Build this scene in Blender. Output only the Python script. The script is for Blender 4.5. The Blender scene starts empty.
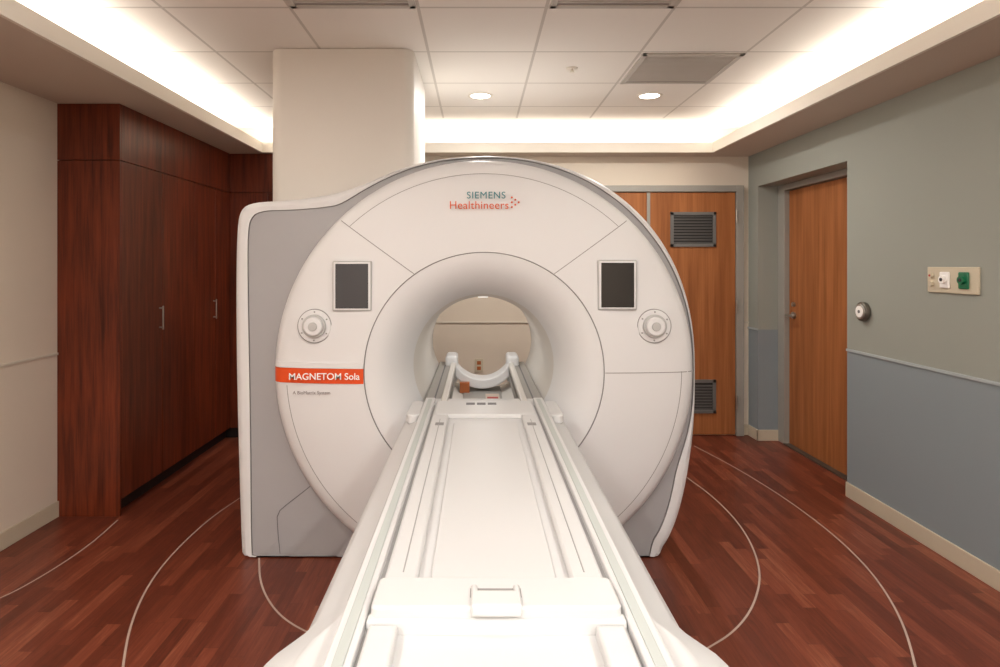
import bpy, bmesh, math, random
from mathutils import Matrix, Vector
random.seed(4)
sc=bpy.context.scene
try:
    sc.view_settings.view_transform='Standard'
except Exception: pass
F=620.0; CZ=1.51; VX=477.0; VY=266.0
BACK=5.55; XR=2.43; XL=-2.53; FRONT=-2.5
SOF=2.49; CEIL=2.74

# ---------------------------------------------------------------- materials
def lin(c):
    o=[]
    for v in c:
        v/=255.0
        o.append(v/12.92 if v<=0.04045 else ((v+0.055)/1.055)**2.4)
    return (*o,1.0)
def new_mat(name):
    m=bpy.data.materials.new(name); m.use_nodes=True
    nt=m.node_tree; b=nt.nodes['Principled BSDF']
    return m,nt,b
def pbr(name,col,rough=0.5,metal=0.0,var=0.04,scale=6.0,bump=0.0,bscale=200,coat=0.0,spec=0.5):
    m,nt,b=new_mat(name)
    geo=nt.nodes.new('ShaderNodeNewGeometry')
    n=nt.nodes.new('ShaderNodeTexNoise'); n.inputs['Scale'].default_value=scale
    nt.links.new(geo.outputs['Position'],n.inputs['Vector'])
    mx=nt.nodes.new('ShaderNodeMix'); mx.data_type='RGBA'
    c=lin(col)
    mx.inputs[6].default_value=tuple(max(0,v*(1-var)) for v in c[:3])+(1,)
    mx.inputs[7].default_value=tuple(min(1,v*(1+var)) for v in c[:3])+(1,)
    nt.links.new(n.outputs['Fac'],mx.inputs[0]); nt.links.new(mx.outputs[2],b.inputs['Base Color'])
    b.inputs['Roughness'].default_value=rough; b.inputs['Metallic'].default_value=metal
    b.inputs['Specular IOR Level'].default_value=spec
    if coat: b.inputs['Coat Weight'].default_value=coat; b.inputs['Coat Roughness'].default_value=0.1
    if bump:
        n2=nt.nodes.new('ShaderNodeTexNoise'); n2.inputs['Scale'].default_value=bscale
        nt.links.new(geo.outputs['Position'],n2.inputs['Vector'])
        bp=nt.nodes.new('ShaderNodeBump'); bp.inputs['Strength'].default_value=bump; bp.inputs['Distance'].default_value=0.002
        nt.links.new(n2.outputs['Fac'],bp.inputs['Height']); nt.links.new(bp.outputs['Normal'],b.inputs['Normal'])
    return m
def emis(name,col,strength):
    m,nt,b=new_mat(name)
    b.inputs['Base Color'].default_value=lin(col)
    b.inputs['Emission Color'].default_value=lin(col); b.inputs['Emission Strength'].default_value=strength
    return m
def wood(name,dark,light,rough=0.4,sx=14.0,sz=0.9,spec=0.3):
    m,nt,b=new_mat(name)
    geo=nt.nodes.new('ShaderNodeNewGeometry')
    mp=nt.nodes.new('ShaderNodeMapping'); mp.inputs['Scale'].default_value=(sx,sx,sz)
    nt.links.new(geo.outputs['Position'],mp.inputs['Vector'])
    n=nt.nodes.new('ShaderNodeTexNoise'); n.inputs['Scale'].default_value=2.2; n.inputs['Detail'].default_value=8; n.inputs['Distortion'].default_value=0.3
    nt.links.new(mp.outputs[0],n.inputs['Vector'])
    mp2=nt.nodes.new('ShaderNodeMapping'); mp2.inputs['Scale'].default_value=(sx*9,sx*9,sz*3)
    nt.links.new(geo.outputs['Position'],mp2.inputs['Vector'])
    n2=nt.nodes.new('ShaderNodeTexNoise'); n2.inputs['Scale'].default_value=2.0; n2.inputs['Detail'].default_value=4
    nt.links.new(mp2.outputs[0],n2.inputs['Vector'])
    ad=nt.nodes.new('ShaderNodeMath'); ad.operation='MULTIPLY_ADD'; ad.inputs[1].default_value=0.5
    nt.links.new(n2.outputs['Fac'],ad.inputs[0]); nt.links.new(n.outputs['Fac'],ad.inputs[2])
    r=nt.nodes.new('ShaderNodeValToRGB')
    r.color_ramp.elements[0].position=0.5; r.color_ramp.elements[0].color=lin(dark)
    r.color_ramp.elements[1].position=0.98; r.color_ramp.elements[1].color=lin(light)
    nt.links.new(ad.outputs[0],r.inputs[0]); nt.links.new(r.outputs[0],b.inputs['Base Color'])
    b.inputs['Roughness'].default_value=rough
    b.inputs['Specular IOR Level'].default_value=spec
    return m
def M(nt,op,a,b=None,c=None):
    n=nt.nodes.new('ShaderNodeMath'); n.operation=op
    for i,v in enumerate((a,b,c)):
        if v is None: continue
        if isinstance(v,(int,float)): n.inputs[i].default_value=v
        else: nt.links.new(v,n.inputs[i])
    return n.outputs[0]
def floor_mat():
    m,nt,b=new_mat('cherry_plank_vinyl')
    geo=nt.nodes.new('ShaderNodeNewGeometry'); sp=nt.nodes.new('ShaderNodeSeparateXYZ')
    nt.links.new(geo.outputs['Position'],sp.inputs[0])
    W=0.06; L=0.46
    xr=M(nt,'DIVIDE',sp.outputs[0],W); row=M(nt,'FLOOR',xr); fx=M(nt,'FRACT',xr)
    wn=nt.nodes.new('ShaderNodeTexWhiteNoise'); wn.noise_dimensions='1D'; nt.links.new(row,wn.inputs['W'])
    yr=M(nt,'ADD',M(nt,'DIVIDE',sp.outputs[1],L),M(nt,'MULTIPLY',wn.outputs['Value'],7.3))
    col=M(nt,'FLOOR',yr); fy=M(nt,'FRACT',yr)
    cb=nt.nodes.new('ShaderNodeCombineXYZ'); nt.links.new(row,cb.inputs[0]); nt.links.new(col,cb.inputs[1])
    w2=nt.nodes.new('ShaderNodeTexWhiteNoise'); w2.noise_dimensions='2D'; nt.links.new(cb.outputs[0],w2.inputs['Vector'])
    mp=nt.nodes.new('ShaderNodeMapping'); mp.inputs['Scale'].default_value=(70,4.5,1)
    ofs=nt.nodes.new('ShaderNodeVectorMath'); ofs.operation='MULTIPLY_ADD'; ofs.inputs[1].default_value=(3.1,5.7,0)
    nt.links.new(cb.outputs[0],ofs.inputs[0]); nt.links.new(geo.outputs['Position'],mp.inputs['Vector']); nt.links.new(mp.outputs[0],ofs.inputs[2])
    n=nt.nodes.new('ShaderNodeTexNoise'); n.inputs['Scale'].default_value=1.0; n.inputs['Detail'].default_value=7; n.inputs['Roughness'].default_value=0.65; n.inputs['Distortion'].default_value=0.8
    nt.links.new(ofs.outputs[0],n.inputs['Vector'])
    v=M(nt,'ADD',M(nt,'MULTIPLY',w2.outputs['Value'],0.38),M(nt,'MULTIPLY',n.outputs['Fac'],0.82))
    r=nt.nodes.new('ShaderNodeValToRGB'); cr=r.color_ramp
    cr.elements[0].position=0.22; cr.elements[0].color=lin((76,36,24))
    cr.elements[1].position=0.98; cr.elements[1].color=lin((160,98,72))
    e=cr.elements.new(0.5); e.color=lin((107,50,34))
    e=cr.elements.new(0.75); e.color=lin((130,66,46))
    nt.links.new(v,r.inputs[0])
    jx=M(nt,'LESS_THAN',fx,0.03); jy=M(nt,'LESS_THAN',fy,0.006); j=M(nt,'MAXIMUM',jx,jy)
    mx=nt.nodes.new('ShaderNodeMix'); mx.data_type='RGBA'
    nt.links.new(M(nt,'MULTIPLY',j,0.4),mx.inputs[0]); nt.links.new(r.outputs[0],mx.inputs[6]); mx.inputs[7].default_value=lin((50,21,14))
    nt.links.new(mx.outputs[2],b.inputs['Base Color'])
    b.inputs['Roughness'].default_value=0.38; b.inputs['Specular IOR Level'].default_value=0.4
    return m
def ceil_mat():
    m,nt,b=new_mat('acoustic_ceiling_tile')
    geo=nt.nodes.new('ShaderNodeNewGeometry'); sp=nt.nodes.new('ShaderNodeSeparateXYZ')
    nt.links.new(geo.outputs['Position'],sp.inputs[0])
    P=0.61
    def line(o,off):
        t=M(nt,'FRACT',M(nt,'ADD',M(nt,'DIVIDE',M(nt,'SUBTRACT',o,off),P),0.5+40))
        d=M(nt,'ABSOLUTE',M(nt,'SUBTRACT',t,0.5))
        return M(nt,'LESS_THAN',d,0.013)
    g=M(nt,'MAXIMUM',line(sp.outputs[0],0.33),line(sp.outputs[1],4.17))
    inx=M(nt,'MULTIPLY',M(nt,'GREATER_THAN',sp.outputs[0],-1.78),M(nt,'LESS_THAN',sp.outputs[0],1.94))
    iny=M(nt,'LESS_THAN',sp.outputs[1],5.16)
    g=M(nt,'MULTIPLY',g,M(nt,'MULTIPLY',inx,iny))
    mx=nt.nodes.new('ShaderNodeMix'); mx.data_type='RGBA'
    nt.links.new(g,mx.inputs[0]); mx.inputs[6].default_value=lin((234,229,222)); mx.inputs[7].default_value=lin((200,194,186))
    nt.links.new(mx.outputs[2],b.inputs['Base Color']); b.inputs['Roughness'].default_value=0.9
    n2=nt.nodes.new('ShaderNodeTexNoise'); n2.inputs['Scale'].default_value=150
    nt.links.new(geo.outputs['Position'],n2.inputs['Vector'])
    bp=nt.nodes.new('ShaderNodeBump'); bp.inputs['Strength'].default_value=0.15; bp.inputs['Distance'].default_value=0.002
    nt.links.new(n2.outputs['Fac'],bp.inputs['Height']); nt.links.new(bp.outputs['Normal'],b.inputs['Normal'])
    return m
def twotone(name,up,lo,zs=0.96):
    m,nt,b=new_mat(name)
    geo=nt.nodes.new('ShaderNodeNewGeometry'); sp=nt.nodes.new('ShaderNodeSeparateXYZ')
    nt.links.new(geo.outputs['Position'],sp.inputs[0])
    g=M(nt,'GREATER_THAN',sp.outputs[2],zs)
    mx=nt.nodes.new('ShaderNodeMix'); mx.data_type='RGBA'
    nt.links.new(g,mx.inputs[0]); mx.inputs[6].default_value=lin(lo); mx.inputs[7].default_value=lin(up)
    nt.links.new(mx.outputs[2],b.inputs['Base Color']); b.inputs['Roughness'].default_value=0.75
    n2=nt.nodes.new('ShaderNodeTexNoise'); n2.inputs['Scale'].default_value=180
    nt.links.new(geo.outputs['Position'],n2.inputs['Vector'])
    bp=nt.nodes.new('ShaderNodeBump'); bp.inputs['Strength'].default_value=0.08; bp.inputs['Distance'].default_value=0.001
    nt.links.new(n2.outputs['Fac'],bp.inputs['Height']); nt.links.new(bp.outputs['Normal'],b.inputs['Normal'])
    return m
m_floor=floor_mat(); m_ceil=ceil_mat()
m_rwall=twotone('sage_and_slate_paint',(154,157,148),(137,146,150))
m_cream=pbr('cream_wall_paint',(222,210,194),0.8,var=0.015,bump=0.06)
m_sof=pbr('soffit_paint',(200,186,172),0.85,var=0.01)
m_lip=pbr('cove_lip_paint',(228,221,210),0.7,var=0.01)
m_base=pbr('baseboard_vinyl',(202,190,168),0.5,var=0.02)
m_rail=pbr('chair_rail_paint',(174,182,184),0.5)
m_railc=pbr('chair_rail_cream',(212,204,190),0.5)
m_cab=wood('dark_mahogany_veneer',(64,23,10),(124,54,29),0.36,spec=0.4)
m_cabtrim=pbr('cabinet_seam_dark',(25,9,6),0.6)
m_door=wood('oak_door_veneer',(142,86,47),(180,115,68),0.5,10,0.5)
m_metal=pbr('painted_door_frame',(158,155,147),0.4)
m_steel=pbr('brushed_steel',(180,178,172),0.3,0.9)
m_louv=pbr('louver_grey',(112,111,108),0.45)
m_louvd=pbr('louver_slat_grey',(80,78,76),0.5)
m_white=pbr('scanner_white_shell',(225,225,226),0.42,var=0.008,spec=0.35)
m_white2=pbr('table_white_shell',(210,210,210),0.42,var=0.008,spec=0.3)
m_warm=pbr('tower_cover_paint',(221,216,209),0.55,var=0.01,spec=0.3)
m_grey=pbr('scanner_grey_panel',(170,169,171),0.45,var=0.02,spec=0.3)
m_seam=pbr('panel_seam',(146,144,143),0.6)
m_tseam=pbr('table_seam',(166,165,164),0.6)
m_gseam=pbr('shell_joint_grey',(112,110,112),0.6)
m_dseam=pbr('dark_gap',(52,50,50),0.7)
m_bore=pbr('bore_liner',(214,210,204),0.45,var=0.01)
m_brail=pbr('bore_rail_grey',(158,154,149),0.5,var=0.01)
m_glass=pbr('rail_glass_strip',(184,190,187),0.4,var=0.02,spec=0.3)
m_black=pbr('display_glass_black',(14,14,17),0.12,coat=0.5)
m_dscr=pbr('display_glass_grey',(58,60,66),0.2,coat=0.4)
m_bez=pbr('display_bezel',(186,186,185),0.35)
m_orange=pbr('orange_accent_band',(224,82,34),0.5,spec=0.3)
m_teal=pbr('teal_lettering',(0,118,128),0.6)
m_olet=pbr('orange_lettering',(218,88,26),0.6)
m_wlet=pbr('white_lettering',(250,248,245),0.5)
m_glet=pbr('grey_lettering',(120,110,110),0.5)
m_red=pbr('red_label',(180,60,50),0.5)
m_pale=pbr('pale_caution_label',(206,190,176),0.5)
m_brown=pbr('brown_label',(176,98,48),0.5)
m_line=pbr('floor_tape_white',(190,168,155),0.5)
m_thr=pbr('threshold_metal',(110,104,96),0.4,0.6)
m_green=pbr('oxygen_outlet_green',(18,112,74),0.4)
m_plate=pbr('cream_plate',(206,195,172),0.45)
m_led=emis('led_strip_emission',(255,238,216),4.0)
m_bfill=emis('bore_fill_strip',(255,250,242),1.2)  # glow for the strip added with the bore fill lamp
m_lens=emis('downlight_lens',(255,248,238),9.0)
m_vent=pbr('vent_louver_paint',(190,185,178),0.6)
m_ventd=pbr('vent_dark',(136,131,124),0.8)

# ---------------------------------------------------------------- helpers
def empty(name,loc=(0,0,0)):
    e=bpy.data.objects.new(name,None); e.location=loc; e.empty_display_size=0.1
    sc.collection.objects.link(e); return e
def par(o,p):
    if p is not None:
        o.parent=p; o.matrix_parent_inverse=Matrix.Translation(p.location).inverted()
    return o
def mesh(name,verts,faces,mats,parent=None,fm=None,smooth=False,angle=None):
    me=bpy.data.meshes.new(name); me.from_pydata(verts,[],faces)
    if not isinstance(mats,(list,tuple)): mats=[mats]
    for m in mats: me.materials.append(m)
    if fm:
        for p,i in zip(me.polygons,fm): p.material_index=i
    bm=bmesh.new(); bm.from_mesh(me); bmesh.ops.recalc_face_normals(bm,faces=bm.faces); bm.to_mesh(me); bm.free()
    if smooth:
        for p in me.polygons: p.use_smooth=True
        if angle:
            try: me.set_sharp_from_angle(angle=math.radians(angle))
            except Exception: pass
    o=bpy.data.objects.new(name,me); sc.collection.objects.link(o)
    return par(o,parent)
def bev(o,w,seg=3):
    if w:
        b=o.modifiers.new('bevel','BEVEL'); b.width=w; b.segments=seg; b.limit_method='ANGLE'; b.angle_limit=math.radians(35)
        for p in o.data.polygons: p.use_smooth=True
        try: o.data.set_sharp_from_angle(angle=math.radians(60))
        except Exception: pass
    return o
BF=[(0,1,3,2),(4,6,7,5),(0,4,5,1),(2,3,7,6),(0,2,6,4),(1,5,7,3)]
def boxes(name,L,mats,parent=None,bevel=0,fm=None):
    V=[];Fc=[];mi=[]
    for k,(a,b,c,d,e,f) in enumerate(L):
        o=len(V)
        for x in (a,b):
            for y in (c,d):
                for z in (e,f): V.append((x,y,z))
        Fc+=[tuple(o+i for i in q) for q in BF]
        mi+=[fm[k] if fm else 0]*6
    return bev(mesh(name,V,Fc,mats,parent,mi),bevel)
def box(name,a,b,c,d,e,f,mat,parent=None,bevel=0): return boxes(name,[(a,b,c,d,e,f)],mat,parent,bevel)
def cyl(name,c,r,h,axis,mat,parent=None,n=40,r2=None,bevel=0):
    r2=r if r2 is None else r2
    V=[];Fc=[]
    for k,(rr,t) in enumerate(((r,-h/2),(r2,h/2))):
        for i in range(n):
            a=2*math.pi*i/n; u=rr*math.cos(a); v=rr*math.sin(a)
            V.append({'x':(c[0]+t,c[1]+u,c[2]+v),'y':(c[0]+u,c[1]+t,c[2]+v),'z':(c[0]+u,c[1]+v,c[2]+t)}[axis])
    for i in range(n): Fc.append((i,(i+1)%n,n+(i+1)%n,n+i))
    Fc.append(tuple(range(n))); Fc.append(tuple(range(2*n-1,n-1,-1)))
    o=mesh(name,V,Fc,mat,parent,smooth=True,angle=40); return bev(o,bevel,2) if bevel else o
def prism(name,prof,stations,mat,parent=None,bevel=0):
    V=[];Fc=[];n=len(prof)
    for (y,sx,dz) in stations:
        for (x,z) in prof: V.append((X0+x*sx,y,z+dz))
    for k in range(len(stations)-1):
        for i in range(n): Fc.append((k*n+i,k*n+(i+1)%n,(k+1)*n+(i+1)%n,(k+1)*n+i))
    Fc.append(tuple(range(n))); Fc.append(tuple((len(stations)-1)*n+i for i in range(n-1,-1,-1)))
    return bev(mesh(name,V,Fc,mat,parent),bevel)
def rrect(x0,x1,y0,y1,r,n=10):
    P=[]
    for cx,cy,a0 in ((x1-r,y1-r,0),(x0+r,y1-r,90),(x0+r,y0+r,180),(x1-r,y0+r,270)):
        for i in range(n+1):
            a=math.radians(a0+90*i/n); P.append((cx+r*math.cos(a),cy+r*math.sin(a)))
    return P
def slab(name,x0,x1,y0,y1,z0,z1,r,mat,parent,bevel=0):
    pf=rrect(x0,x1,y0,y1,r); n=len(pf)
    V=[(x,y,z) for z in (z0,z1) for x,y in pf]
    Fc=[(i,(i+1)%n,n+(i+1)%n,n+i) for i in range(n)]+[tuple(range(n)),tuple(range(2*n-1,n-1,-1))]
    o=mesh(name,V,Fc,mat,parent,smooth=True,angle=50)
    return bev(o,bevel,2) if bevel else o
X0=0.035; Z0=0.985

# ---------------------------------------------------------------- room shell
box('floor',XL-0.2,XR+0.5,FRONT-0.2,BACK+0.2,-0.1,0.0,m_floor)
box('ceiling',XL-0.2,XR+0.5,FRONT-0.2,BACK+0.2,CEIL,CEIL+0.1,m_ceil)
box('wall_left',XL-0.15,XL,FRONT,BACK,0,CEIL,m_cream)
box('wall_back',XL-0.15,XR+0.3,BACK,BACK+0.15,0,CEIL,m_cream)
box('wall_front',XL-0.15,XR+0.3,FRONT-0.15,FRONT,0,CEIL,m_cream)
YA=4.07; YB=5.36; DT=2.2; XD=2.63
boxes('wall_right',[(XR,XD,FRONT,YA,0,CEIL),(XR,XD,YB,BACK,0,CEIL),(XR,XD,YA,YB,DT,CEIL),
                    (XD+0.06,XD+0.2,FRONT,BACK,0,CEIL)],m_rwall)
sx0,sx1,sy0,sy1=-1.85,2.03,-1.5,5.34
sof=empty('ceiling_soffit',(0,2,SOF))
lt=0.02
boxes('soffit_slab',[(XL,sx0-lt,FRONT,BACK,SOF,SOF+0.03),(sx1+lt,XR,FRONT,BACK,SOF,SOF+0.03),
      (sx0-lt,sx1+lt,sy1+lt,BACK,SOF,SOF+0.03),(sx0-lt,sx1+lt,FRONT,sy0-lt,SOF,SOF+0.03)],m_sof,sof)
boxes('cove_lip',[(sx0-lt,sx0,sy0-lt,sy1+lt,SOF-0.001,SOF+0.085),(sx1,sx1+lt,sy0-lt,sy1+lt,SOF-0.001,SOF+0.085),
      (sx0,sx1,sy1,sy1+lt,SOF-0.001,SOF+0.085),(sx0,sx1,sy0-lt,sy0,SOF-0.001,SOF+0.085)],m_lip,sof)
led=empty('cove_light_strip',(0,2,SOF+0.04))
zl=SOF+0.045
boxes('led_tape',[(sx0-0.07,sx0-0.04,sy0,sy1,SOF+0.03,zl),(sx1+0.04,sx1+0.07,sy0,sy1,SOF+0.03,zl),
      (sx0,sx1,sy1+0.05,sy1+0.08,SOF+0.03,zl)],m_led,led)
def area(name,loc,sx,sy,W,up,parent,col=(1,0.945,0.87)):
    l=bpy.data.lights.new(name,'AREA'); l.shape='RECTANGLE'; l.size=sx; l.size_y=sy; l.energy=W; l.color=col
    o=bpy.data.objects.new(name,l); o.location=loc
    if up: o.rotation_euler=(math.pi,0,0)
    sc.collection.objects.link(o); return par(o,parent)
ly=sy1-sy0; lx=sx1-sx0
area('cove_lamp_a',(sx0-0.16,(sy0+sy1)/2,zl+0.01),0.16,ly,44,True,led)
area('cove_lamp_b',(sx1+0.16,(sy0+sy1)/2,zl+0.01),0.16,ly,44,True,led)
area('cove_lamp_c',((sx0+sx1)/2,sy1+0.10,zl+0.01),lx,0.1,14,True,led)
area('cove_lamp_d',((sx0+sx1)/2,sy0-0.16,zl+0.01),lx,0.16,66,True,led)

BH=0.095;bt=0.012
boxes('baseboard_right',[(XR-bt,XR,FRONT,YA,0,BH),(XR-bt,XR,YB-bt,BACK,0,BH),(XR-bt,XD-0.03,YB-bt,YB,0,BH)],m_base,bevel=0.003)
boxes('baseboard_left',[(XL,XL+bt,FRONT,3.74,0,BH)],m_base,bevel=0.003)
boxes('baseboard_back',[(-1.45,1.10,BACK-bt,BACK,0,BH),(2.372,XR,BACK-bt,BACK,0,BH)],m_base,bevel=0.003)
boxes('trim_right',[(XR-0.008,XR,FRONT,YA,0.953,0.968),(XR-0.008,XR,YB,BACK,0.953,0.968)],m_rail)
boxes('trim_left',[(XL,XL+0.008,FRONT,3.74,0.975,0.988)],m_railc)
boxes('trim_back',[(-1.45,1.10,BACK-0.008,BACK,1.0,1.013),(2.372,XR,BACK-0.008,BACK,1.0,1.013)],m_railc)

# ---------------------------------------------------------------- doors
d1=empty('door_1',(XD,4.7,0))
boxes('door_frame',[(XD-0.03,XD+0.06,YB-0.11,YB,0,DT),(XD-0.03,XD+0.06,YA+0.001,YA+0.07,0,DT),(XD-0.03,XD+0.06,YA+0.07,YB-0.11,DT-0.05,DT)],m_metal,d1,0.004)
box('door_leaf',XD+0.012,XD+0.055,YA+0.075,YB-0.115,0.012,DT-0.055,m_door,d1,0.002)
box('threshold',XD-0.035,XD+0.06,YA+0.001,YB-0.11,0.0,0.011,m_thr,d1)
cyl('lever_rose',(XD+0.004,YB-0.2,1.10),0.028,0.02,'x',m_steel,d1)
cyl('lever_neck',(XD-0.03,YB-0.2,1.10),0.010,0.06,'x',m_steel,d1,16)
box('lever_arm',XD-0.065,XD-0.048,YB-0.32,YB-0.188,1.09,1.11,m_steel,d1,0.006)
cyl('lock_cylinder',(XD+0.004,YB-0.2,1.19),0.018,0.02,'x',m_steel,d1)
yd=BACK-0.03
d2=empty('door_2',(1.9,BACK,0))
boxes('door_frame',[(2.304,2.37,yd-0.02,BACK,0,2.225),(1.10,2.304,yd-0.02,BACK,2.17,2.225),(1.10,1.165,yd-0.02,BACK,0,2.17)],m_metal,d2,0.003)
box('door_leaf_wide',1.54,2.30,yd,BACK,0.01,2.165,m_door,d2,0.002)
box('door_leaf_narrow',1.168,1.512,yd,BACK,0.01,2.165,m_door,d2,0.002)
box('astragal',1.512,1.54,yd-0.012,BACK,0.01,2.165,m_metal,d2,0.003)
def louver(name,x0,x1,z0,z1,y,parent):
    L=[(x0,x1,y-0.014,y,z0,z0+0.028),(x0,x1,y-0.014,y,z1-0.028,z1),(x0,x0+0.028,y-0.014,y,z0,z1),(x1-0.028,x1,y-0.014,y,z0,z1)]
    boxes(name+'_frame',L,m_louv,parent,0.002)
    box(name+'_back',x0+0.02,x1-0.02,y-0.003,y-0.0005,z0+0.02,z1-0.02,m_dseam,parent)
    V=[];Fc=[];n=int((z1-z0-0.05)/0.026)
    for i in range(n):
        z=z0+0.03+i*0.026; o=len(V)
        V+=[(x0+.022,y-0.012,z),(x1-.022,y-0.012,z),(x1-.022,y-0.004,z+0.014),(x0+.022,y-0.004,z+0.014)]
        Fc.append((o,o+1,o+2,o+3))
    mesh(name+'_slats',V,Fc,m_louvd,parent)
louver('upper_louver',1.72,2.125,1.68,1.99,yd,d2)
louver('lower_louver',1.72,2.125,0.20,0.50,yd,d2)
for z in (0.3,1.15,1.95): cyl('hinge',(2.302,yd-0.026,z),0.009,0.11,'z',m_steel,d2,16)
box('strike_plate',1.515,1.537,yd-0.02,yd-0.012,1.0,1.2,m_steel,d2,0.003)

# ---------------------------------------------------------------- cabinets
cab=empty('storage_cabinet',(-2.3,4.6,0)); XC=-2.152
edges=[3.75,4.24,4.73,5.10,5.40]
box('carcass',XL+0.001,XC-0.022,3.752,BACK-0.002,0.10,2.488,m_cab,cab)
box('toe_kick',XL+0.001,XC-0.06,3.77,BACK-0.002,0.0,0.10,m_cabtrim,cab)
box('return_toe_kick',XC-0.06,-1.5,5.46,BACK-0.002,0.0,0.10,m_cabtrim,cab)
box('end_panel_lower',XL+0.001,XC,3.735,3.75,0.0,2.145,m_cab,cab,0.001)
box('end_panel_upper',XL+0.001,XC,3.735,3.75,2.15,2.488,m_cab,cab,0.001)
for i in range(len(edges)-1):
    box('door_panel_%d'%(i+1),XC-0.02,XC,edges[i]+(0.002),edges[i+1]-0.002,0.10,2.145,m_cab,cab,0.0015)
box('fascia_panel',XC-0.02,XC,3.7515,5.40,2.15,2.488,m_cab,cab,0.0015)
box('return_carcass',XC-0.02,-1.5,5.42,BACK-0.002,0.10,2.488,m_cab,cab)
for i in range(2):
    xa=XC+0.002+i*0.33
    box('return_panel_%d'%(i+1),xa,xa+0.325,5.402,5.42,0.10,2.145,m_cab,cab,0.0015)
box('return_fascia',XC+0.002,-1.502,5.402,5.42,2.15,2.488,m_cab,cab,0.0015)
for yy in (4.20,5.06):
    boxes('pull_handle',[(XC+0.022,XC+0.03,yy-0.006,yy+0.006,1.08,1.24),(XC,XC+0.024,yy-0.005,yy+0.005,1.09,1.10),(XC,XC+0.024,yy-0.005,yy+0.005,1.22,1.23)],m_steel,cab,0.002)

# ---------------------------------------------------------------- MRI scanner
mri=empty('mri_scanner',(X0,3.8,0))
poly=[(-1.235,0.0),(-1.245,0.3),(-1.26,0.8),(-1.267,1.3),(-1.262,1.7),(-1.243,1.81),(-1.18,1.845),(-1.04,1.852),(-.9,1.865),(-.75,1.89),(-.6,1.935),(-.45,2.0),(-.3,2.05),(-.15,2.075),(0.035,2.085)]
for i in range(1,19):
    a=math.radians(90-i*5)
    n=2.25; A=1.10
    r=A/((abs(math.cos(a))**n+abs(math.sin(a))**n)**(1/n))
    poly.append((X0+r*math.cos(a),Z0+r*math.sin(a)))
poly+=[(1.135,0.75),(1.12,0.5),(1.08,0.28),(1.02,0.1),(0.95,0.0),(0.93,-0.3),(0.5,-0.5),(-0.5,-0.5),(-1.2,-0.4)]
def chaikin(p,k=2):
    for _ in range(k):
        q=[]
        for i in range(len(p)):
            a=p[i];b=p[(i+1)%len(p)]
            q+=[(a[0]*.75+b[0]*.25,a[1]*.75+b[1]*.25),(a[0]*.25+b[0]*.75,a[1]*.25+b[1]*.75)]
        p=q
    return p
poly=chaikin(poly)
def rad_poly(a):
    dx,dz=math.cos(a),math.sin(a); best=0
    for i in range(len(poly)):
        x1,z1=poly[i][0]-X0,poly[i][1]-Z0; x2,z2=poly[(i+1)%len(poly)][0]-X0,poly[(i+1)%len(poly)][1]-Z0
        ex,ez=x2-x1,z2-z1; den=dx*ez-dz*ex
        if abs(den)<1e-9: continue
        t=(x1*ez-z1*ex)/den; u=(x1*dz-z1*dx)/den
        if t>0 and -1e-6<=u<=1+1e-6: best=max(best,t)
    return best
NA=480
ang=[2*math.pi*i/NA for i in range(NA)]
RB=[rad_poly(a) for a in ang]
R=1.06
def inset(i):
    t=max(0,min(1,(RB[i]-1.09)/0.14)); t=t*t*(3-2*t)
    return 0.016+0.07*t
c=lambda r:(lambda i:r)
rings=[]
rings+=[(c(0.47),4.62,0),(c(0.42),4.58,0),(c(0.37),4.50,3),(c(0.35),4.42,3),(c(0.35),4.0,3),(c(0.35),3.55,3),(c(0.357),3.42,3),(c(0.375),3.32,0),(c(0.40),3.235,0),
        (c(0.435),3.165,0),(c(0.475),3.115,0),(c(0.515),3.083,0),(c(0.555),3.065,0),(c(0.590),3.060,4),(c(0.592),3.062,4),(c(0.5945),3.054,0),
        (c(0.62),3.052,0),(c(0.75),3.060,0),(c(0.88),3.073,0),(c(0.98),3.090,0),(c(1.02),3.103,0),(c(1.045),3.122,0),(c(R),3.15,0),(c(R),3.172,0),(c(1.056),3.180,1),(c(1.042),3.183,1),(c(1.042),3.19,2)]
def blend(t): return lambda i:(1.05+(RB[i]-inset(i)-1.05)*t)
rings+=[(c(1.052),3.192,2),(blend(0.3),3.205,2),(blend(0.6),3.212,2),(blend(0.85),3.216,2),(blend(1.0),3.218,4),
        (lambda i:RB[i]-inset(i)+0.002,3.221,4),(lambda i:RB[i]-inset(i)+0.004,3.210,0),
        (lambda i:RB[i]-inset(i)*0.55,3.206,0),(lambda i:RB[i]-inset(i)*0.22,3.22,0),(lambda i:RB[i]-inset(i)*0.05,3.25,0),(lambda i:RB[i],3.29,0),
        (lambda i:RB[i],3.75,1),(lambda i:RB[i]-0.006,3.755,1),(lambda i:RB[i],3.76,0),(lambda i:RB[i],4.35,0),(lambda i:RB[i]-0.03,4.5,0),(lambda i:RB[i]-0.09,4.57,0),(lambda i:0.75,4.62,0),(c(0.47),4.62,0)]
ZB=0.006
V=[];Fc=[];fm=[]
for fn,y,k in rings:
    for i,a in enumerate(ang):
        r=fn(i); s=math.sin(a)
        if s<0: r=min(r,(Z0-ZB)/(-s))
        V.append((X0+r*math.cos(a),y,Z0+r*s))
for k in range(len(rings)-1):
    for i in range(NA):
        j=(i+1)%NA; Fc.append((k*NA+i,k*NA+j,(k+1)*NA+j,(k+1)*NA+i)); fm.append(rings[k][2])
mesh('gantry_shell',V,Fc,[m_white,m_gseam,m_grey,m_bore,m_seam],mri,fm,True,38)
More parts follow.
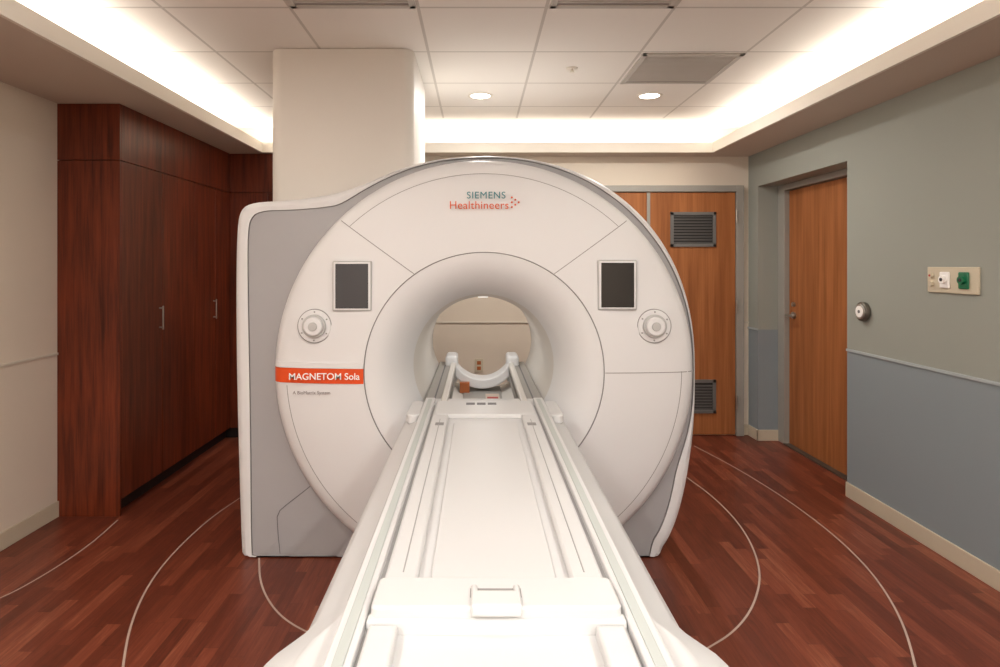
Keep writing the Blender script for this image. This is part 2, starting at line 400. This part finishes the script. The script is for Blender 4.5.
def yface(r):
    P=[(0.596,3.054),(0.62,3.052),(0.75,3.060),(0.88,3.073),(0.98,3.090),(1.02,3.103),(1.045,3.122),(1.06,3.15)]
    if r<=P[0][0]: return P[0][1]
    for (a,b),(c_,d) in zip(P,P[1:]):
        if r<=c_: return b+(d-b)*(r-a)/(c_-a)
    return P[-1][1]
def strip(name,pts,w,mat,parent,off=0.0012):
    V=[];Fc=[]
    for i,p in enumerate(pts):
        a=Vector(pts[max(i-1,0)]);b=Vector(pts[min(i+1,len(pts)-1)]); t=(b-a).normalized(); n=Vector((-t[1],t[0]))*w/2
        for s in (1,-1):
            q=Vector(p)+n*s; r=math.hypot(q[0]-X0,q[1]-Z0)
            V.append((q[0],yface(r)-off,q[1]))
    for i in range(len(pts)-1): Fc.append((2*i,2*i+1,2*i+3,2*i+2))
    return mesh(name,V,Fc,mat,parent,smooth=True)
def pol(r,deg): a=math.radians(deg); return (X0+r*math.cos(a),Z0+r*math.sin(a))
def lerp(p,q,n=24): return [(p[0]+(q[0]-p[0])*i/n,p[1]+(q[1]-p[1])*i/n) for i in range(n+1)]
strip('seam_upper_left',lerp(pol(0.597,125.4),pol(1.04,133.6)),0.004,m_seam,mri)
strip('seam_upper_right',lerp(pol(0.597,54.6),pol(1.04,46.4)),0.004,m_seam,mri)
strip('seam_right',lerp(pol(0.597,-0.2),pol(1.045,-0.2)),0.004,m_seam,mri)
strip('seam_rim_lower_left',[pol(0.985,184+i) for i in range(0,47)],0.0035,m_seam,mri)
strip('seam_rim_lower_right',[pol(0.985,0-i) for i in range(0,50)],0.0035,m_seam,mri)
strip('seam_rim_top',[pol(0.985,46.9+i) for i in range(0,87)],0.003,m_seam,mri)
def ygrey(x,z):
    r=math.hypot(x-X0,z-Z0); i=int(round((math.atan2(z-Z0,x-X0)%(2*math.pi))/(2*math.pi)*NA))%NA
    t=(r-1.05)/max(1e-3,RB[i]-inset(i)-1.05)
    P=[(0,3.192),(0.3,3.205),(0.6,3.212),(0.85,3.216),(1.0,3.218)]
    for (a,b),(c_,d) in zip(P,P[1:]):
        if t<=c_: return b+(d-b)*max(0,(t-a))/(c_-a)
    return 3.218
sp_=[(-1.02,0.02),(-1.03,0.12),(-1.035,0.21),(-1.02,0.245),(-0.985,0.275),(-0.94,0.31),(-0.89,0.35),(-0.86,0.375)]
V=[];Fc=[]
for x,z in sp_:
    V+=[(x-0.0020,ygrey(x,z)-0.002,z+0.0016),(x+0.0020,ygrey(x,z)-0.002,z-0.0016)]
for i in range(len(sp_)-1): Fc.append((2*i,2*i+1,2*i+3,2*i+2))
mesh('seam_side_panel',V,Fc,m_gseam,mri)
def patch(name,x0,x1,z0,z1,th,mat,parent,nx=40,nz=3,rmax=1.058):
    V=[];Fc=[]
    for lay in (0,1):
        for j in range(nz+1):
            for i in range(nx+1):
                x=x0+(x1-x0)*i/nx; z=z0+(z1-z0)*j/nz; r=math.hypot(x-X0,z-Z0)
                y=yface(min(r,rmax))+(0.004 if lay else -th)
                V.append((x,y,z))
    o=(nx+1)*(nz+1)
    idx=lambda i,j,l:l*o+j*(nx+1)+i
    for j in range(nz):
        for i in range(nx):
            Fc.append((idx(i,j,0),idx(i+1,j,0),idx(i+1,j+1,0),idx(i,j+1,0)))
            Fc.append((idx(i,j,1),idx(i,j+1,1),idx(i+1,j+1,1),idx(i+1,j,1)))
    for i in range(nx):
        Fc.append((idx(i,0,0),idx(i,0,1),idx(i+1,0,1),idx(i+1,0,0))); Fc.append((idx(i,nz,0),idx(i+1,nz,0),idx(i+1,nz,1),idx(i,nz,1)))
    for j in range(nz):
        Fc.append((idx(0,j,0),idx(0,j+1,0),idx(0,j+1,1),idx(0,j,1))); Fc.append((idx(nx,j,0),idx(nx,j,1),idx(nx,j+1,1),idx(nx,j+1,0)))
    return mesh(name,V,Fc,mat,parent,smooth=True,angle=35)
patch('accent_band',-1.020,-0.559,0.930,1.003,0.006,m_orange,mri)
patch('accent_ledge',-1.018,-0.559,1.005,1.030,0.008,m_white,mri)
def text(name,body,x,z,size,mat,parent,y,bold=0.0,sp=1.0):
    cu=bpy.data.curves.new(name,'FONT'); cu.body=body; cu.size=size; cu.align_x='CENTER'; cu.align_y='CENTER'; cu.extrude=0.0005; cu.offset=bold
    cu.space_character=sp; cu.resolution_u=6
    cu.materials.append(mat)
    o=bpy.data.objects.new(name,cu); sc.collection.objects.link(o)
    o.location=(x,y,z); o.rotation_euler=(math.pi/2,0,0)
    return par(o,parent)
text('lettering_maker','SIEMENS',0.045,1.857,0.048,m_teal,mri,3.052,sp=1.10)
text('lettering_maker_sub','Healthineers',0.010,1.808,0.055,m_olet,mri,3.052,sp=1.04)
for k,(dx,dz) in enumerate([(0,0),(0.017,0.012),(0.034,0.0),(0.017,-0.012),(0.0,0.024),(0.0,-0.024)]):
    cyl('lettering_dot_%d'%k,(0.172+dx,3.064,1.825+dz),0.0045,0.012,'y',m_olet,mri,16)
text('lettering_model','MAGNETOM Sola',-0.75,0.966,0.046,m_wlet,mri,3.042,bold=0.0005)
text('lettering_subtitle','A BioMatrix System',-0.815,0.885,0.023,m_glet,mri,3.054)
def display(name,x0,x1,z0,z1,ms):
    y=3.062
    box(name+'_bezel',x0,x1,y-0.016,y+0.02,z0,z1,m_bez,mri,0.008)
    box(name+'_inlay',x0+0.006,x1-0.006,y-0.018,y,z0+0.006,z1-0.006,m_white,mri,0.004)
    box(name+'_screen',x0+0.016,x1-0.016,y-0.0195,y,z0+0.014,z1-0.014,ms,mri,0.002)
display('display_a',-0.712,-0.518,1.287,1.535,m_dscr)
display('display_b',0.594,0.788,1.292,1.54,m_black)
for nm,x in (('control_knob_a',-0.803),('control_knob_b',0.876)):
    cyl(nm+'_recess',(x,3.070,1.213),0.085,0.012,'y',m_seam,mri,64)
    cyl(nm+'_plate',(x,3.066,1.213),0.081,0.012,'y',m_white,mri,64,bevel=0.003)
    cyl(nm+'_ring',(x,3.054,1.213),0.058,0.020,'y',m_bez,mri,64,bevel=0.004)
    cyl(nm+'_dial',(x,3.044,1.213),0.046,0.034,'y',m_white,mri,64,bevel=0.006)
    cyl(nm+'_cap',(x,3.026,1.213),0.022,0.010,'y',m_bez,mri,32,bevel=0.003)
    for k in range(6):
        a=k*math.pi/3+0.5
        cyl(nm+'_pip_%d'%k,(x+0.07*math.cos(a),3.058,1.213+0.07*math.sin(a)),0.004,0.004,'y',m_seam,mri,12)
for nm,s in (('bore_rail_a',-1),('bore_rail_b',1)):
    a,b=sorted((X0+s*0.178,X0+s*0.30))
    box(nm+'_bed',a,b,3.05,4.38,0.74,0.835,m_brail,mri,0.010)
    a,b=sorted((X0+s*0.178,X0+s*0.212))
    box(nm+'_edge',a,b,2.98,4.38,0.80,0.858,m_bore,mri,0.008)
    c1,c2=sorted((X0+s*0.246,X0+s*0.254))
    box(nm+'_groove',c1,c2,3.06,4.37,0.832,0.8365,m_gseam,mri)
    a,b=sorted((X0+s*0.168,X0+s*0.25))
    box(nm+'_cap',a,b,4.20,4.42,0.72,0.90,m_white,mri,0.02)
V=[];Fc=[];n=40
for i in range(n+1):
    a=math.radians(206+128*i/n); th=0.045+0.018*math.sin(math.pi*i/n)
    for (r,y) in ((0.205+th,4.16),(0.205,4.16),(0.205,4.34),(0.205+th,4.34)):
        V.append((X0+r*math.cos(a),y,0.953+r*math.sin(a)))
for i in range(n):
    for k in range(4): Fc.append((4*i+k,4*i+(k+1)%4,4*i+4+(k+1)%4,4*i+4+k))
Fc+=[(0,1,2,3),(4*n+3,4*n+2,4*n+1,4*n)]
bev(mesh('head_cradle',V,Fc,m_white,mri,smooth=True,angle=40),0.008,2)
box('bore_floor_tray',X0-0.125,X0+0.125,3.2,4.35,0.655,0.668,m_brail,mri,0.003)
boxes('bore_label_orange',[(X0-0.150,X0-0.085,4.12,4.16,0.665,0.735)],m_brown,mri,0.003)
box('bore_label_pale',X0+0.02,X0+0.11,3.88,4.08,0.668,0.670,m_pale,mri)
box('bore_label_red',X0+0.03,X0+0.10,3.92,3.98,0.670,0.671,m_red,mri)
box('bore_fill_strip',X0-0.03,X0+0.03,3.62,4.3,Z0+0.342,Z0+0.347,m_bfill,mri,0.001)  # glowing strip added in the bore to go with the fill lamp
area('bore_fill_lamp',(X0,3.96,Z0+0.339),0.06,0.66,1.8,False,mri,(1,0.98,0.95))  # added fill lamp, brightens the tunnel and the white cradle
slab('service_tower',-1.172,-0.36,3.5,4.35,1.70,CEIL-0.003,0.07,m_warm,mri)

# ---------------------------------------------------------------- patient table
tb=empty('patient_table',(X0,1.8,0))
half=[(0.0,0.22),(0.26,0.22),(0.31,0.45),(0.36,0.66),(0.375,0.74),(0.368,0.79),(0.345,0.815),(0.30,0.832),(0.285,0.845),(0,0.845)]
prof=half[1:-1]+[(-x,z) for x,z in half[1:-1]][::-1]
prism('chassis',prof,[(0.5,1.22,-0.02),(1.08,1.20,-0.015),(1.13,1.16,-0.012),(1.18,1.05,-0.004),(1.22,1.0,0),(2.9,1.0,0),(3.0,0.97,0),(3.12,0.9,0)],m_white2,tb,0.010)
box('pedestal',X0-0.24,X0+0.24,1.0,2.95,0.0,0.24,m_white2,tb,0.03)
for nm,s in (('rail_a',-1),('rail_b',1)):
    a,b=sorted((X0+s*0.236,X0+s*0.282))
    box(nm,a,b,0.5,3.0,0.835,0.874,m_white2,tb,0.005)
    a,b=sorted((X0+s*0.248,X0+s*0.267))
    box(nm+'_glass_strip',a,b,0.5,2.96,0.870,0.8765,m_glass,tb,0.001)
    a,b=sorted((X0+s*0.288,X0+s*0.294))
    box(nm+'_outer_groove',a,b,1.24,2.9,0.835,0.842,m_tseam,tb,0.001)
    a,b=sorted((X0+s*0.2365,X0+s*0.2280))
    box(nm+'_gap',a,b,0.5,2.9,0.840,0.858,m_tseam,tb)
    a,b=sorted((X0+s*0.285,X0+s*0.345))
    slab(nm+'_end_cover',a,b,2.70,2.98,0.82,0.862,0.026,m_white2,tb,0.006)
box('tabletop_deck',X0-0.229,X0+0.229,0.5,2.93,0.838,0.850,m_white2,tb,0.003)
for nm,s in (('tabletop_ledge_a',-1),('tabletop_ledge_b',1)):
    a,b=sorted((X0+s*0.158,X0+s*0.227))
    slab(nm,a,b,1.21,2.93,0.845,0.868,0.015,m_white2,tb,0.007)
    a,b=sorted((X0+s*0.188,X0+s*0.191))
    box(nm+'_ridge',a,b,1.3,2.6,0.8675,0.8695,m_tseam,tb,0.001)
slab('tabletop_channel_pad',X0-0.132,X0+0.132,1.28,2.60,0.849,0.857,0.03,m_white2,tb,0.003)
slab('tabletop_head',X0-0.222,X0+0.222,2.68,2.95,0.848,0.870,0.03,m_white2,tb,0.005)
boxes('head_connector_slots',[(X0-0.085,X0-0.045,2.86,2.90,0.869,0.8715),(X0-0.035,X0+0.005,2.86,2.90,0.869,0.8715),(X0+0.015,X0+0.055,2.86,2.90,0.869,0.8715)],m_gseam,tb,0.001)
boxes('ledge_slots',[(X0-0.205,X0-0.17,2.50,2.54,0.867,0.8695),(X0+0.17,X0+0.205,2.50,2.54,0.867,0.8695)],m_seam,tb,0.001)
slab('foot_block',X0-0.228,X0+0.228,1.118,1.228,0.845,0.895,0.015,m_white2,tb,0.005)
box('foot_block_lip',X0-0.234,X0+0.234,1.108,1.135,0.845,0.875,m_white2,tb,0.005)
boxes('foot_block_steps',[(X0-0.085,X0+0.085,1.215,1.250,0.85,0.882)],m_white2,tb,0.005)
boxes('foot_handle_recess',[(X0-0.048,X0+0.048,1.150,1.182,0.8945,0.8958)],m_seam,tb,0.004)
boxes('foot_handle',[(X0-0.046,X0+0.046,1.106,1.160,0.882,0.905),(X0-0.046,X0-0.034,1.15,1.186,0.89,0.903),(X0+0.034,X0+0.046,1.15,1.186,0.89,0.903)],m_white2,tb,0.005)
boxes('foot_panel_ledges',[(X0-0.228,X0-0.175,0.5,1.10,0.848,0.874),(X0+0.175,X0+0.228,0.5,1.10,0.848,0.874)],m_white2,tb,0.006)

# ---------------------------------------------------------------- wall fittings
mg=empty('medical_gas_panel',(XR,3.16,1.44))
box('plate',XR-0.012,XR,2.99,3.33,1.37,1.505,m_plate,mg,0.004)
for nm,y,m in (('outlet_air',3.20,m_wlet),('outlet_oxygen',3.075,m_green)):
    box(nm+'_body',XR-0.022,XR-0.010,y-0.032,y+0.032,1.395,1.48,m,mg,0.008)
    cyl(nm+'_socket',(XR-0.028,y,1.44),0.02,0.016,'x',m,mg,24)
    cyl(nm+'_hole',(XR-0.037,y,1.44),0.009,0.003,'x',m_dseam,mg,16)
for z in (1.46,1.415): cyl('vacuum_port',(XR-0.018,3.295,z),0.014,0.014,'x',m_plate,mg,20)
cyl('vacuum_port_eye',(XR-0.026,3.295,1.46),0.006,0.003,'x',m_red,mg,12)
pb=empty('door_push_button',(XR,3.88,1.225))
cyl('chrome_ring',(XR-0.015,3.88,1.225),0.060,0.03,'x',m_thr,pb,48,bevel=0.006)
cyl('button_face',(XR-0.032,3.88,1.225),0.048,0.01,'x',m_steel,pb,48,bevel=0.003)
cyl('button_eye',(XR-0.038,3.88,1.225),0.036,0.004,'x',m_wlet,pb,30)
cyl('button_dot',(XR-0.041,3.88,1.225),0.010,0.003,'x',m_gseam,pb,20)
eo=empty('electrical_outlet',(0.02,BACK,0.62))
box('outlet_plate',-0.02,0.055,BACK-0.008,BACK,0.56,0.68,m_plate,eo,0.003)
boxes('outlet_sockets',[(0.0,0.035,BACK-0.011,BACK-0.007,0.628,0.66),(0.0,0.035,BACK-0.011,BACK-0.007,0.58,0.612)],m_brown,eo,0.002)

# ---------------------------------------------------------------- ceiling fixtures
def downlight(x,y,W=22):
    e=empty('recessed_downlight_or_fill',(x,y,CEIL))
    V=[];Fc=[];n=40
    for r,z in ((0.092,CEIL-0.001),(0.090,CEIL-0.007),(0.072,CEIL-0.006),(0.068,CEIL-0.001)):
        for i in range(n):
            a=2*math.pi*i/n; V.append((x+r*math.cos(a),y+r*math.sin(a),z))
    for k in range(3):
        for i in range(n): Fc.append((k*n+i,k*n+(i+1)%n,(k+1)*n+(i+1)%n,(k+1)*n+i))
    mesh('trim_ring',V,Fc,m_lip,e,smooth=True)
    cyl('lens',(x,y,CEIL-0.002),0.07,0.003,'z',m_lens,e,40)
    l=bpy.data.lights.new('lamp','AREA'); l.shape='DISK'; l.size=0.13; l.energy=W; l.color=(1,0.965,0.92)
    o=bpy.data.objects.new('lamp',l); o.location=(x,y,CEIL-0.010); sc.collection.objects.link(o); par(o,e)
for x,y,W in ((0.025,4.475,15),(1.245,4.475,15),(-1.195,1.425,13),(1.245,1.425,13),(-1.195,-1.015,54),(0.025,-1.015,50),(1.245,-1.015,54)):  # rear row: unseen lamps added behind the camera to fill the scanner face
    downlight(x,y,W)
def vent(x0,x1,y0,y1):
    e=empty('air_vent',((x0+x1)/2,(y0+y1)/2,CEIL))
    z0,z1=CEIL-0.010,CEIL-0.0005
    boxes('vent_frame',[(x0,x1,y0,y0+.03,z0,z1),(x0,x1,y1-.03,y1,z0,z1),(x0,x0+.03,y0,y1,z0,z1),(x1-.03,x1,y0,y1,z0,z1)],m_vent,e,0.002)
    box('vent_back',x0+.02,x1-.02,y0+.02,y1-.02,CEIL-0.003,CEIL-0.001,m_ventd,e)
    k=int((y1-y0-0.06)/0.024)
    boxes('vent_slats',[(x0+.03,x1-.03,y0+0.034+i*0.024,y0+0.034+i*0.024+0.014,CEIL-0.007,CEIL-0.003) for i in range(k)],m_vent,e)
vent(0.96,1.55,3.58,4.16)
vent(0.345,0.93,2.36,2.94)
vent(-0.88,-0.29,2.36,2.94)
sp=empty('sprinkler_head',(0.59,3.85,CEIL))
cyl('escutcheon',(0.59,3.85,CEIL-0.004),0.035,0.006,'z',m_lip,sp,28)
cyl('deflector',(0.59,3.85,CEIL-0.018),0.012,0.02,'z',m_lip,sp,16,r2=0.006)
cyl('deflector_disc',(0.59,3.85,CEIL-0.028),0.016,0.003,'z',m_lip,sp,20)

# ---------------------------------------------------------------- floor field lines
def G(px,py): s=(py-VY)/CZ; return ((px-VX)/s,F/s)
def curve_strip(name,px,w=0.009,k=3):
    P=[Vector(G(*p)) for p in px]
    for _ in range(k):
        Q=[P[0]]
        for a,b in zip(P,P[1:]): Q+=[a*.75+b*.25,a*.25+b*.75]
        Q.append(P[-1]); P=Q
    V=[];Fc=[]
    for i,p in enumerate(P):
        t=(P[min(i+1,len(P)-1)]-P[max(i-1,0)]).normalized(); n=Vector((-t[1],t[0]))*w/2
        V+=[(p[0]+n[0],p[1]+n[1],0.0015),(p[0]-n[0],p[1]-n[1],0.0015)]
    for i in range(len(P)-1): Fc.append((2*i,2*i+1,2*i+3,2*i+2))
    return mesh(name,V,Fc,m_line)
for pts in ([(240,498),(205,522),(160,566),(132,615),(120,680),(122,740)],
            [(259,558),(260,585),(275,612),(300,630),(340,645)],
            [(686,477),(715,498),(745,530),(762,570),(755,605),(735,632),(705,650)],
            [(694,446),(740,470),(800,508),(860,557),(900,612),(920,680),(925,760)],
            [(-60,618),(0,600),(50,572),(90,545),(118,520)]):
    curve_strip('floor_safety_line',pts)

# ---------------------------------------------------------------- camera / world
w=bpy.data.worlds.new('world'); sc.world=w; w.use_nodes=True
w.node_tree.nodes['Background'].inputs[0].default_value=(0.9,0.88,0.85,1); w.node_tree.nodes['Background'].inputs[1].default_value=0.3
cam=bpy.data.cameras.new('camera'); co=bpy.data.objects.new('camera',cam); sc.collection.objects.link(co)
co.location=(0,0,CZ); co.rotation_euler=(math.pi/2,0,0)
cam.sensor_width=36; cam.lens=F/1000*36; cam.shift_x=(500-VX)/1000; cam.shift_y=-(333.5-VY)/1000
cam.clip_start=0.02
sc.camera=co
